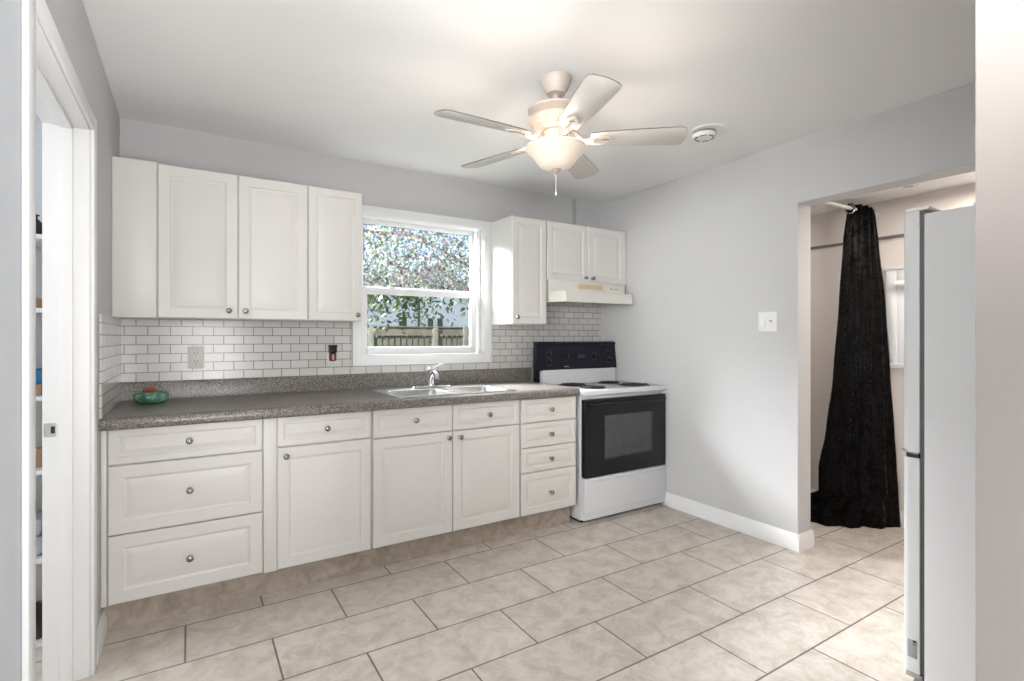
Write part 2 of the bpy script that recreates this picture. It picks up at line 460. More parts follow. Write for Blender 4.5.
struct('floor', MB().box(-3.2, 4.25, -3.6, 3.6, -0.1, 0.0), M['floor'])
struct('ceiling', MB().box(-3.2, 3.183, -3.6, 3.6, CH, CH + 0.12), M['ceiling'])
struct('wall_back', MB().box(-3.2, WX0, D, D + 0.16, 0, CH).box(WX1, 4.25, D, D + 0.16, 0, CH)
       .box(WX0, WX1, D, D + 0.16, 0, WZ0).box(WX0, WX1, D, D + 0.16, WZ1, CH), M['wall'])
struct('wall_left', MB().box(-0.448, XL, JY1 + 0.015, D, 0, CH)
       .box(-0.448, XL, JY0 - 0.015, JY1 + 0.015, 2.045, CH), M['wall'])
struct('wall_left_near', MB().box(-0.448, XL, 1.17, JY0 - 0.015, 0, CH).box(-0.448, XL, -0.2, 0.35, 0, CH).box(-0.448, XL, 0.35, 1.17, 2.1, CH), M['sideroom'])  # out-of-view gap added so the left fill lamp reaches the right wall
struct('wall_right', MB().box(XR, 3.183, OP1, D, 0, CH).box(XR, 3.183, 0.0, OP0, 0, CH).box(XR, 3.183, OP0, OP1, OH, CH), M['wall'])
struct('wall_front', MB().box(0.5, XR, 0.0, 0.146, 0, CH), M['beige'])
struct('wall_hall', MB().box(HX, HX + 0.15, -0.3, D, 0, HC + 0.1).box(3.183, HX, -0.3, -0.15, 0, HC + 0.1), M['hall'])
struct('ceiling_hall', MB().box(3.183, HX, -0.3, D, HC, HC + 0.1), M['ceiling'])
struct('wall_rear', MB().box(-3.2, 4.25, -3.6, -3.45, 0, CH).box(3.6, 3.75, -3.45, -0.3, 0, CH).box(3.183, 3.6, -0.45, -0.3, 0, CH), M['ceiling'])
struct('wall_side', MB().box(-3.2, -3.05, -3.45, D, 0, CH), M['sideroom'])
struct('wall_side_room', MB().box(-0.46, -0.449, JY1 + 0.08, D - 0.001, 0, CH).box(-3.05, -0.46, D - 0.012, D - 0.001, 0, CH), M['sideroom'])

struct('exterior_dark_skin', MB().box(-3.2, WX0 - 0.06, D + 0.161, D + 0.2, -0.6, 3.2).box(WX1 + 0.06, 4.25, D + 0.161, D + 0.2, -0.6, 3.2)
       .box(WX0 - 0.06, WX1 + 0.06, D + 0.161, D + 0.2, -0.6, WZ0 - 0.05).box(WX0 - 0.06, WX1 + 0.06, D + 0.161, D + 0.2, WZ1 + 0.05, 3.2), M['darkouter'])  # unseen dark skin added to keep bounced light off the fence

# tiles of the backsplash
YT = D - 0.008
struct('trim_1', MB().box(XL, 0.90, YT, D - 0.0005, 1.0, 1.36).box(0.90, 1.94, YT, D - 0.0005, 1.0, 1.075)
       .box(1.94, 2.25, YT, D - 0.0005, 1.0, 1.36).box(2.25, XR, YT, D - 0.0005, 0.9, 1.66), M['subway'])
struct('trim_2', MB().box(XL + 0.0005, XL + 0.008, 2.70, YT, 0.926, 1.357), M['subway_side'])
struct('trim_3', MB().box(XL + 0.001, 2.205, 2.795, 2.81, 0, 0.135), M['toekick'])
# narrow seam strip on the wall above the range cabinets
struct('trim_4', MB().box(2.738, 2.742, D - 0.006, D - 0.0005, 2.13, CH).box(2.742, 2.775, D - 0.003, D - 0.0005, 2.13, CH), M['seam'])


def baseboard(name, pts_dir, m=None):
    mb = MB()
    for f in pts_dir: f(mb)
    struct(name, mb, m or M['trim'])


bb = [(0, 0), (0.016, 0), (0.016, 0.062), (0.012, 0.074), (0.010, 0.090), (0.004, 0.1), (0, 0.1)]
struct('baseboard_right', MB().prism([(XR - 0.0005 - p[0], p[1]) for p in bb], 'y', OP1 - 0.016, 2.72)
       .prism([(OP1 - 0.0005 - p[0], p[1]) for p in bb], 'x', XR - 0.016, 3.195), M['trim'])
struct('baseboard_left', MB().prism([(XL + 0.0005 + p[0], p[1]) for p in bb], 'y', 2.527, 2.794), M['trim'])
struct('baseboard_hall', MB().prism([(HX - 0.0005 - p[0], p[1]) for p in bb], 'y', -0.1, D), M['trim'])
struct('baseboard_near', MB().prism([(XL + 0.0005 + p[0], p[1]) for p in bb], 'y', 1.17, JY0 - 0.066), M['trim'])

# doorway in the left wall: jambs, stops, casings
struct('door_1', MB()
       .box(-0.4475, XL + 0.0005, JY1, JY1 + 0.0148, 0, 2.0448, 0.001)
       .box(-0.4475, XL + 0.0005, JY0 - 0.0148, JY0, 0, 2.0448, 0.001)
       .box(-0.4475, XL + 0.0005, JY0 + 0.0002, JY1 - 0.0002, 2.03, 2.0448, 0.001)
       .box(-0.398, -0.362, JY1 - 0.011, JY1, 0, 2.03, 0.002)
       .box(-0.398, -0.362, JY0, JY0 + 0.011, 0, 2.03, 0.002)
       .box(-0.398, -0.362, JY0, JY1, 2.019, 2.03, 0.002), M['trim'])
def casing(mb, x0, x1):
    mb.box(x0, x1, JY1 + 0.003, JY1 + 0.065, 0, 2.09, 0.003).box(x0, x1, JY0 - 0.065, JY0 - 0.003, 0, 2.09, 0.003)
    mb.box(x0, x1, JY0 - 0.003, JY1 + 0.003, 2.033, 2.09, 0.003)
    return mb
struct('trim_5', casing(MB(), XL + 0.0007, -0.301), M['trim'])
struct('trim_6', MB().box(-0.475, -0.461, JY0 - 0.065, JY0 - 0.003, 0, 2.09, 0.003), M['trim'])
t = thing('strike_plate', 'small metal strike plate set in the white jamb of the left doorway', 'strike plate', (-0.425, JY1 - 0.002, 0.927))
MB().holed(rrect(-0.443, -0.409, 0.902, 0.952, 0.004), [rrect(-0.424, -0.412, 0.914, 0.940, 0.002)], 0, 0.002) \
    .xform(Matrix(((1, 0, 0, 0), (0, 0, -1, JY1 - 0.0002), (0, 1, 0, 0), (0, 0, 0, 1)))).build('plate', M['steel'], t)
MB().box(-0.424, -0.412, JY1 - 0.0008, JY1 - 0.0002, 0.914, 0.940).build('latch_hole', M['dark'], t, 'dark latch hole')

# rail along the hall wall
tag(MB().box(HX - 0.018, HX - 0.0005, 0.2, D - 0.01, 1.934, 1.952, 0.003).build('wall_rail', M['railgrey']),
    'thin dark grey rail running across the beige hall wall behind the black curtain', 'rail')

# ------------------------------------------------------------------ kitchen window
w = struct('window_1', MB()
           .box(0.903, WX0 + 0.005, D - 0.018, D - 0.0005, 1.075, 2.13, 0.002).box(WX1 - 0.005, 1.94, D - 0.018, D - 0.0005, 1.075, 2.13, 0.002)
           .box(WX0 + 0.005, WX1 - 0.005, D - 0.018, D - 0.0005, WZ1 - 0.005, 2.13, 0.002).box(WX0 + 0.005, WX1 - 0.005, D - 0.018, D - 0.0005, 1.075, WZ0 + 0.005, 0.002)
           .box(0.895, 1.942, D - 0.024, D - 0.0185, 2.117, 2.134, 0.002)
           .box(0.901, 1.942, D - 0.024, D - 0.0185, 1.072, 1.086, 0.002).box(0.901, 0.914, D - 0.024, D - 0.0185, 1.087, 2.116, 0.002).box(1.929, 1.942, D - 0.024, D - 0.0185, 1.087, 2.116, 0.002)
           .box(WX0 + .0005, WX0 + 0.006, D + 0.0, D + 0.15, WZ0 + 0.012, WZ1 - 0.008).box(WX1 - 0.006, WX1 - .0005, D + 0.0, D + 0.15, WZ0 + 0.012, WZ1 - 0.008)
           .box(WX0 + .0005, WX1 - .0005, D + 0.0, D + 0.15, WZ1 - 0.008, WZ1 - .0005).box(WX0 + .0005, WX1 - .0005, D + 0.0, D + 0.15, WZ0 + .0005, WZ0 + 0.012)
           .box(WX1 - 0.028, WX1 - 0.006, D + 0.032, D + 0.046, WZ0, WZ1, 0.002).box(WX1 - 0.020, WX1 - 0.006, D + 0.080, D + 0.090, WZ0, WZ1, 0.002)
           .box(WX0 + 0.006, WX0 + 0.014, D + 0.032, D + 0.046, WZ0, WZ1, 0.002), M['trim'])


def sash(x0, x1, z0, z1, y0, y1, st, sb, stt, str_=None):
    str_ = str_ or st
    return MB().box(x0, x0 + st, y0, y1, z0, z1, 0.004).box(x1 - str_, x1, y0, y1, z0, z1, 0.004) \
        .box(x0 + st, x1 - str_, y0, y1, z0, z0 + sb, 0.004).box(x0 + st, x1 - str_, y0, y1, z1 - stt, z1, 0.004)


lo = sash(0.966, 1.852, 1.143, 1.600, D + 0.046, D + 0.076, 0.052, 0.052, 0.045).build('lower_sash', M['trim'], w)
MB().box(1.016, 1.802, D + 0.059, D + 0.063, 1.192, 1.557).build('pane', M['glass'], lo, 'clear lower pane')
MB().box(1.17, 1.21, D + 0.046, D + 0.070, 1.600, 1.611, 0.003).box(1.60, 1.64, D + 0.046, D + 0.070, 1.600, 1.611, 0.003).build('sash_lock', M['trim'], lo)
up = sash(0.958, 1.862, 1.560, 2.071, D + 0.092, D + 0.122, 0.046, 0.052, 0.032, 0.036).build('upper_sash', M['trim'], w)
MB().box(1.002, 1.828, D + 0.105, D + 0.109, 1.610, 2.041).build('pane', M['film'], up, 'upper pane covered in iridescent mosaic film')

# hall window
w2 = struct('window_2', MB()
            .box(HX - 0.018, HX - 0.0005, 1.59, 1.65, 1.086, 1.714, 0.003).box(HX - 0.018, HX - 0.0005, 0.75, 0.81, 1.086, 1.714, 0.003)
            .box(HX - 0.018, HX - 0.0005, 0.81, 1.59, 1.65, 1.714, 0.003).box(HX - 0.026, HX - 0.0005, 0.74, 1.66, 1.715, 1.735, 0.003)
            .box(HX - 0.03, HX - 0.0005, 0.74, 1.66, 1.055, 1.085, 0.003)
            .box(HX - 0.012, HX - 0.0005, 1.545, 1.59, 1.085, 1.65, 0.002).box(HX - 0.012, HX - 0.0005, 0.81, 1.545, 1.085, 1.11, 0.002), M['trim'])
wb_ = MB().box(HX - 0.009, HX - 0.003, 0.81, 1.545, 1.11, 1.60)
for k in range(9): wb_.box(HX - 0.013, HX - 0.009, 0.82 + k * 0.082, 0.82 + k * 0.082 + 0.068, 1.115, 1.59, 0.002)
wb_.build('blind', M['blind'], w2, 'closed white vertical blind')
MB().lathe([(0.0, 0.81), (0.022, 0.81), (0.022, 1.585), (0, 1.585)], (HX - 0.03, 0, 1.615), 'y', 16).build('blind_roll', M['ivory'], w2)
tag(MB().box(HX - 0.012, HX - 0.0005, 1.42, 1.47, 0.1, 1.05, 0.003).build('trim_7', M['trim']), kind='structure')

# ------------------------------------------------------------------ cabinets
DOOR = [(0, 0.004), (0.004, 0), (0.052, 0), (0.055, 0.005), (0.063, 0.0075), (0.094, 0.0015), (0.099, 0.0008)]
DRAW = [(0, 0.004), (0.004, 0), (0.030, 0), (0.033, 0.004), (0.039, 0.0065), (0.057, 0.0015), (0.060, 0.0008)]
NARD = [(0, 0.004), (0.004, 0), (0.044, 0), (0.047, 0.005), (0.054, 0.0075), (0.080, 0.0015), (0.084, 0.0008)]


def knob(x, y, z, parent, m=None):
    k = MB().lathe([(0, 0.0005), (0.0095, 0), (0.0095, -0.003), (0.0055, -0.006), (0.0055, -0.013), (0.0125, -0.017), (0.0150, -0.021), (0.0140, -0.026), (0.0105, -0.0285), (0.0100, -0.0275), (0.004, -0.030), (0, -0.0305)], (x, y, z), 'y', 20).build('knob', m or M['nickel'], parent)
    return k


def front(kind, x0, x1, z0, z1, y, parent, kx, kz, prof):
    g = 0.0013
    f = MB().rings(x0 + g, x1 - g, z0 + g, z1 - g, y, prof, 0.018).build(kind, M['cab'], parent, angle=12)
    if kx is not None: knob(kx, y, kz, f)
    return f


GB = 'white raised panel base cabinets under the speckled worktop'
YB = 2.715
BZ0, BZ1 = 0.14, 0.876


def base(x0, x1, label, name='base_cabinet'):
    t = thing(name, label, 'cabinet', (x0, YB, 0), GB)
    MB().box(x0 + 0.001, x0 + 0.018, YB + 0.019, 3.40, BZ0, BZ1).box(x1 - 0.018, x1 - 0.001, YB + 0.019, 3.40, BZ0, BZ1) \
        .box(x0 + 0.018, x1 - 0.018, YB + 0.019, 3.40, BZ0, BZ0 + 0.018).box(x0 + 0.018, x1 - 0.018, 3.385, 3.40, BZ0, BZ1) \
        .box(x0 + 0.018, x1 - 0.018, YB + 0.019, YB + 0.04, BZ0 + 0.018, BZ1).box(x0 + 0.03, x1 - 0.03, 2.83, 3.39, 0.001, BZ0).build('carcass', M['carc'], t)
    return t


t = base(-0.313, 0.357, 'wide white base cabinet with three stacked drawers, at the left end of the run')
front('drawer', -0.291, 0.296, 0.724, 0.876, YB, t, 0.0, 0.803, DRAW)
front('drawer', -0.291, 0.296, 0.431, 0.722, YB, t, 0.002, 0.583, DOOR)
front('drawer', -0.291, 0.296, 0.141, 0.429, YB, t, 0.002, 0.283, DOOR)
MB().box(-0.313, -0.293, YB + 0.004, YB + 0.0185, BZ0, BZ1, 0.001).build('side_stile', M['cab'], t)
MB().box(0.2985, 0.3565, YB - 0.001, YB + 0.0185, BZ0 - 0.002, BZ1, 0.002).build('filler_panel', M['cab'], t)
t = base(0.357, 0.818, 'white base cabinet with one drawer over one door, beside the sink cabinet')
front('drawer', 0.357, 0.814, 0.730, 0.876, YB, t, 0.589, 0.803, DRAW)
front('door', 0.357, 0.814, 0.139, 0.727, YB, t, 0.397, 0.685, DOOR)
t = base(0.818, 1.751, 'white sink base cabinet with two drawer fronts over two doors, below the steel sink')
front('drawer', 0.824, 1.2865, 0.722, 0.876, YB, t, 1.061, 0.803, DRAW)
front('drawer', 1.2885, 1.747, 0.722, 0.876, YB, t, 1.524, 0.800, DRAW)
front('door', 0.824, 1.2865, 0.139, 0.719, YB, t, 1.258, 0.687, DOOR)
front('door', 1.2885, 1.747, 0.139, 0.719, YB, t, 1.332, 0.684, DOOR)
t = base(1.751, 2.205, 'narrow white base cabinet with four stacked drawers, next to the range')
for z0, z1, kz in ((0.721, 0.872, 0.796), (0.564, 0.718, 0.637), (0.406, 0.561, 0.480), (0.137, 0.403, 0.262)):
    front('drawer', 1.756, 2.197, z0, z1, YB, t, 1.983, kz, DRAW if z1 - z0 < .2 else NARD)

GU = 'white raised panel wall cabinets above the tiled backsplash'
YU = 3.105
UZ0, UZ1 = 1.3575, 2.126


def upper(x0, x1, z0, z1, label):
    t = thing('wall_cabinet', label, 'cabinet', (x0, YU, z0), GU)
    y1 = D - 0.0005
    MB().box(x0 + 0.0005, x0 + 0.018, YU + 0.019, y1, z0, z1).box(x1 - 0.018, x1 - 0.0005, YU + 0.019, y1, z0, z1) \
        .box(x0 + 0.018, x1 - 0.018, YU + 0.019, y1, z0, z0 + 0.018).box(x0 + 0.018, x1 - 0.018, YU + 0.019, y1, z1 - 0.018, z1) \
        .box(x0 + 0.018, x1 - 0.018, YU + 0.019, YU + 0.03, z0 + 0.018, z1 - 0.018).build('carcass', M['cab'], t)
    return t


t = upper(XL + 0.001, 0.570, UZ0, UZ1, 'white double door wall cabinet with plain filler at its left, above the green bowl')
MB().box(XL + 0.001, -0.1385, YU - 0.001, YU + 0.0185, UZ0, UZ1, 0.002).build('filler_panel', M['cab'], t)
front('door', -0.1355, 0.218, UZ0, UZ1 - 0.002, YU, t, 0.176, 1.401, DOOR)
front('door', 0.220, 0.5695, UZ0, UZ1 - 0.002, YU, t, 0.254, 1.401, DOOR)
t = upper(0.570, 0.878, UZ0, UZ1, 'narrow single door white wall cabinet just left of the window')
front('door', 0.572, 0.877, UZ0, UZ1 - 0.002, YU, t, 0.846, 1.394, NARD)
t = upper(1.935, 2.2355, UZ0, UZ1, 'tall single door white wall cabinet just right of the window')
front('door', 1.937, 2.2345, UZ0, UZ1 - 0.002, YU, t, 1.970, 1.404, NARD)
t = upper(2.237, 3.043, 1.690, UZ1, 'short two door white wall cabinet above the range hood')
front('door', 2.239, 2.629, 1.690, UZ1 - 0.002, YU, t, 2.598, 1.720, NARD)
front('door', 2.631, 3.012, 1.690, UZ1 - 0.002, YU, t, 2.668, 1.720, NARD)
MB().box(3.0135, 3.043, YU + 0.004, YU + 0.0185, 1.69, UZ1, 0.001).build('filler_strip', M['cab'], t)

# ------------------------------------------------------------------ worktop, sink, tap
SX0, SX1, SY0, SY1 = 0.985, 1.745, 2.755, 3.21
t = thing('worktop', 'speckled grey brown laminate worktop with raised back lip along the back wall', 'worktop', (0.9, 2.68, 0.877))
nose = [(2.74, 0.877), (2.685, 0.877), (2.679, 0.882), (2.676, 0.895), (2.677, 0.910), (2.682, 0.920), (2.692, 0.925), (2.74, 0.925)]
MB().prism(nose, 'x', XL + 0.001, 2.197).box(XL + 0.001, SX0 + 0.01, 2.74, D - 0.001, 0.887, 0.925).box(SX1 - 0.01, 2.197, 2.74, D - 0.001, 0.887, 0.925) \
    .box(SX0 + 0.01, SX1 - 0.01, 2.74, SY0 + 0.008, 0.887, 0.925).box(SX0 + 0.01, SX1 - 0.01, SY1 - 0.01, D - 0.001, 0.887, 0.925).build('top_slab', M['granite'], t)
lip = [(D - 0.001, 0.925), (D - 0.022, 0.925), (D - 0.022, 1.010), (D - 0.019, 1.0175), (D - 0.012, 1.02), (D - 0.001, 1.02)]
MB().prism([(a - 0.008, b) for a, b in lip], 'x', XL + 0.009, 2.30).build('back_lip', M['granite'], t)

t = thing('kitchen_sink', 'stainless steel double basin sink set into the worktop below the window', 'sink', (1.36, 2.98, 0.925))
b1, b2 = (1.015, 1.345, 2.782, 3.095), (1.385, 1.715, 2.782, 3.095)
MB().holed(rrect(SX0 - 0.012, SX1 + 0.012, SY0 - 0.012, SY1 + 0.012, 0.03), [rrect(*b1, 0.05), rrect(*b2, 0.05)], 0.9255, 0.9305).build('rim', M['steel'], t)
for q in (b1, b2):
    b = bmesh.new(); L = []
    for ins, z, r in ((0.0, 0.9300, 0.05), (0.004, 0.922, 0.05), (0.016, 0.80, 0.05), (0.028, 0.775, 0.05), (0.055, 0.768, 0.04)):
        L.append([b.verts.new((x, y, z)) for x, y in rrect(q[0] + ins, q[1] - ins, q[2] + ins, q[3] - ins, r)])
    for A, B in zip(L, L[1:]):
        for k in range(len(A)): b.faces.new((A[k], A[(k + 1) % len(A)], B[(k + 1) % len(A)], B[k]))
    b.faces.new(L[-1])
    mb = MB(); mb._merge(b); bs = mb.build('basin', M['steel'], t)
    cx, cy = (q[0] + q[1]) / 2, (q[2] + q[3]) / 2
    MB().lathe([(0, 0), (0.02, 0.001), (0.034, 0.003), (0.040, 0.002), (0.040, 0.0005)], (cx, cy, 0.7685), 'z', 20).build('drain', M['chrome'], bs)

t = thing('kitchen_faucet', 'low chrome single lever tap standing behind the double sink', 'tap', (1.345, 3.165, 0.9305))
MB().box(1.215, 1.475, 3.135, 3.195, 0.9307, 0.945, 0.006, 3).build('base_plate', M['chrome'], t)
MB().lathe([(0.026, 0.944), (0.026, 0.955), (0.021, 0.965), (0.019, 1.03), (0.021, 1.04), (0.021, 1.055), (0.014, 1.064), (0, 1.066)], (1.345, 3.165, 0), 'z', 24).build('body', M['chrome'], t)
MB().tube([(1.343, 3.15, 0.985), (1.335, 3.12, 1.012), (1.325, 3.08, 1.035), (1.312, 3.03, 1.045), (1.302, 2.99, 1.042), (1.297, 2.965, 1.03), (1.295, 2.957, 1.012)], [0.016, 0.014, 0.0125, 0.012, 0.012, 0.0125, 0.013], 14).build('spout', M['chrome'], t)
MB().tube([(1.35, 3.165, 1.060), (1.375, 3.158, 1.070), (1.405, 3.150, 1.082), (1.42, 3.146, 1.090)], [0.009, 0.0075, 0.007, 0.0085], 10).build('handle', M['chrome'], t)

# green bowl
t = thing('ceramic_bowl', 'green glazed low ribbed bowl of dried petals in the left corner of the worktop', 'bowl', (-0.165, 3.21, 0.925))
MB().lathe([(0, 0.001), (0.044, 0.0005), (0.055, 0.004), (0.068, 0.016), (0.074, 0.032), (0.072, 0.048), (0.063, 0.059), (0.052, 0.060), (0.045, 0.055), (0.042, 0.048), (0.041, 0.042), (0, 0.038)], (-0.165, 3.21, 0.925), 'z', 60, (0.035, 10)).build('bowl_body', M['jade'], t, angle=60)
random.seed(5)
pt = MB()
for k in range(26):
    a = random.uniform(0, 2 * PI); r_ = random.uniform(0, 0.034); s_ = random.uniform(0.008, 0.014)
    pt.lathe([(0, -s_ * .6), (s_ * .8, -s_ * .3), (s_, 0), (s_ * .6, s_ * .4), (0, s_ * .55)], (-0.172 + r_ * math.cos(a), 3.21 + r_ * math.sin(a), 0.974 + random.uniform(0, 0.042) * (1 - r_ / 0.05)), 'z', 7, (0.2, 3))
pt.build('dried_petals', M['potpourri'], t, 'orange brown dried petals', kind='stuff')

# wall outlet and plug-in, light switch
t = thing('wall_outlet', 'ivory double socket plate on the white tiles above the worktop', 'socket', (0.031, YT, 1.147))
MB().box(-0.008, 0.070, YT - 0.006, YT - 0.0002, 1.086, 1.209, 0.0025).build('plate', M['ivory'], t)
for zc in (1.170, 1.124):
    f = MB().lathe([(0.0, -0.0085), (0.0155, -0.0085), (0.017, -0.0075), (0.017, -0.005), (0, -0.005)], (0.031, YT, zc), 'y', 20).build('receptacle', M['ivory'], t)
    MB().box(0.0225, 0.0255, YT - 0.0092, YT - 0.008, zc - 0.002, zc + 0.008).box(0.0365, 0.0395, YT - 0.0092, YT - 0.008, zc - 0.002, zc + 0.008) \
        .lathe([(0, -0.0092), (0.0032, -0.0092), (0.0032, -0.008), (0, -0.008)], (0.031, YT, zc - 0.008), 'y', 10).build('slot', M['dark'], f, 'dark slots')

t = thing('air_freshener', 'small black and copper plug-in on the white tiles left of the window', 'plug-in', (0.773, YT - 0.002, 1.11))
MB().box(0.750, 0.796, YT - 0.046, YT - 0.004, 1.162, 1.205, 0.006, 3).box(0.747, 0.799, YT - 0.048, YT - 0.004, 1.200, 1.213, 0.004).build('cap', M['navy'], t)
MB().box(0.752, 0.794, YT - 0.042, YT - 0.004, 1.110, 1.162, 0.01, 3).build('bottle', M['copper'], t)
MB().box(0.768, 0.776, YT - 0.0432, YT - 0.0418, 1.118, 1.154).build('stripe', M['pink'], t, 'pale stripe')
MB().box(0.745, 0.801, YT - 0.004, YT - 0.0002, 1.100, 1.165, 0.0015).build('back_plate', M['ivory'], t)

t = thing('light_switch', 'white double light switch plate on the grey wall beside the hall opening', 'switch', (XR, 1.89, 1.357))
MB().box(XR - 0.006, XR - 0.0002, 1.830, 1.951, 1.297, 1.418, 0.0025).build('plate', M['plastic'], t)
MB().prism([(XR - 0.006, 1.324), (XR - 0.0125, 1.326), (XR - 0.0085, 1.390), (XR - 0.006, 1.391)], 'y', 1.902, 1.934).build('rocker', M['plastic'], t)
MB().box(XR - 0.0075, XR - 0.005, 1.850, 1.880, 1.324, 1.391, 0.001).build('dimmer_plate', M['plastic'], t)
MB().lathe([(0, -0.016), (0.006, -0.015), (0.007, -0.007), (0, -0.006)], (XR, 1.865, 1.362), 'x', 14).build('dimmer_button', M['greyplastic'], t)

# ------------------------------------------------------------------ range
SXa, SXb = 2.246, 3.036
t = thing('electric_range', 'white free-standing electric range with black oven door and black control panel', 'range', (2.63, 2.95, 0))
MB().box(SXa, SXb, 2.735, 3.30, 0.018, 0.862, 0.004).build('body', M['enamel'], t)
MB().box(SXa + 0.01, SXb - 0.01, 2.742, 3.28, 0.001, 0.02).build('base', M['dark'], t)
ctop = [(2.684, 0.872), (2.690, 0.866), (2.72, 0.862), (3.30, 0.862), (3.30, 0.896), (3.0, 0.900), (2.74, 0.901), (2.70, 0.904), (2.690, 0.902), (2.684, 0.894)]
MB().prism(ctop, 'x', SXa - 0.012, SXb + 0.008, 0.002).build('cooktop', M['enamel'], t)
for bx, by, br_ in ((2.445, 2.835, 0.093), (2.450, 3.075, 0.105), (2.815, 3.075, 0.085), (2.850, 2.835, 0.115)):
    bu = MB().lathe([(0, 0.9005), (br_ * 0.5, 0.9006), (br_ * .93, 0.9015), (br_, 0.905), (br_ * 1.02, 0.9045), (br_ * 1.03, 0.901)], (bx, by, 0), 'z', 36).build('burner', M['coil'], t)
    pts = []
    turns = 4; n_ = 96
    for k in range(n_ + 1):
        a = 2 * PI * turns * k / n_; rr = br_ * (0.2 + 0.70 * k / n_)
        pts.append((bx + rr * math.cos(a), by + rr * math.sin(a), 0.909))
    MB().tube(pts, 0.0042, 6).build('heating_coil', M['coil'], bu)
# backguard
MB().box(SXa + 0.032, SXb - 0.012, 3.215, 3.298, 0.895, 1.01, 0.008, 3).build('riser', M['enamel'], t)
gp = [(3.235, 1.005), (3.225, 1.015), (3.247, 1.195), (3.240, 1.205), (3.243, 1.222), (3.262, 1.228), (3.30, 1.228), (3.30, 1.0)]
g = MB().prism(gp, 'x', SXa, SXb + 0.006, 0.003).prism([(3.255, 0.905), (3.255, 1.2), (3.299, 1.2), (3.299, 0.905)], 'x', SXa + 0.001, SXa + 0.03, 0.002).build('control_panel', M['navy'], t)
MB().prism([(3.2305, 1.05), (3.2425, 1.150), (3.246, 1.150), (3.236, 1.05)], 'x', SXa + 0.05, SXb - 0.05).build('panel_face', M['black'], g)
for kx, kz, kr in ((2.350, 1.128, 0.019), (2.350, 1.068, 0.019), (2.515, 1.103, 0.023), (2.80, 1.108, 0.023), (2.950, 1.135, 0.019), (2.963, 1.075, 0.019)):
    ky = 3.225 + (kz - 1.015) * 0.122
    kb = MB().lathe([(kr * 1.15, -0.001), (kr * 1.15, -0.006), (kr * 0.85, -0.008), (kr * 0.8, -0.022), (kr * 0.7, -0.025), (0, -0.0255)], (kx, ky, kz), 'y', 20).box(kx - 0.004, kx + 0.004, ky - 0.030, ky - 0.02, kz - kr * .8, kz + kr * .8, 0.001).build('knob', M['black'], g)
    MB().lathe([(kr * 1.30, -0.0016), (kr * 1.38, -0.0016), (kr * 1.38, -0.0006), (kr * 1.30, -0.0006), (kr * 1.30, -0.0016)], (kx, ky - 0.003, kz), 'y', 24).build('dial_ring', M['gasket'], kb)
    MB().box(kx - 0.001, kx + 0.001, ky - 0.0306, ky - 0.0296, kz + kr * .2, kz + kr * .75).build('pointer', M['greyplastic'], kb)
MB().box(2.63, 2.70, 3.231, 3.242, 1.095, 1.125).build('clock_window', M['ovenglass'], g)
MB().box(2.492, 2.535, 3.2255, 3.232, 1.030, 1.036).build('badge', M['greyplastic'], g)
# oven door
od = MB().box(SXa + 0.008, SXb - 0.002, 2.690, 2.734, 0.310, 0.838, 0.006).build('oven_door', M['black'], t)
MB().rings(2.425, 2.895, 0.425, 0.722, 2.6885, [(0, 0.0008), (0.002, 0), (0.03, 0), (0.032, 0.0004)], 0.003).build('oven_window', M['ovenglass'], od)
MB().prism([(2.690, 0.822), (2.668, 0.818), (2.662, 0.806), (2.666, 0.794), (2.690, 0.790)], 'x', SXa + 0.03, SXb - 0.03, 0.002).build('handle', M['black'], od)
dw = MB().prism([(2.734, 0.022), (2.703, 0.022), (2.698, 0.027), (2.694, 0.066), (2.690, 0.073), (2.690, 0.275), (2.684, 0.285), (2.682, 0.294), (2.690, 0.304), (2.734, 0.304)], 'x', SXa + 0.008, SXb - 0.002, 0.002).build('storage_drawer', M['enamel'], t)

# range hood
t = thing('range_hood', 'cream white range hood with yellowed strip, under the short wall cabinet', 'range hood', (2.63, 3.2, 1.52))
hb = MB()
hb.box(2.2505, 3.000, 3.085, D - 0.009, 1.595, 1.6885, 0.003)
hb.prism([(2.2505, 3.42), (2.2505, 3.10), (2.325, 2.985), (2.985, 2.985), (3.030, 3.06), (3.030, 3.42)], 'z', 1.578, 1.602, 0.002)
hb.prism([(2.2505, 3.42), (2.2505, 3.10), (2.325, 2.985), (2.985, 2.985), (3.030, 3.06), (3.030, 3.42), (3.018, 3.42), (3.018, 3.064), (2.979, 2.997), (2.331, 2.997), (2.2625, 3.104), (2.2625, 3.42)], 'z', 1.522, 1.578)
hb.build('canopy', M['hood'], t)
MB().box(2.33, 2.62, 3.06, 3.40, 1.552, 1.577).build('filter', M['dark'], t)
MB().box(2.66, 2.90, 3.10, 3.36, 1.556, 1.577, 0.004).build('lamp_cover', M['ivory'], t)
MB().box(2.515, 2.755, 3.082, 3.0855, 1.630, 1.668, 0.001).build('label_strip', M['tan'], t, 'yellowed blank strip')
MB().box(2.795, 2.965, 3.0825, 3.0855, 1.618, 1.672, 0.001).build('switch_panel', M['hood'], t)
MB().box(2.835, 2.865, 3.079, 3.083, 1.640, 1.650, 0.001).build('switch', M['greyplastic'], t)
MB().box(2.885, 2.915, 3.079, 3.083, 1.640, 1.650, 0.001).build('switch', M['greyplastic'], t)

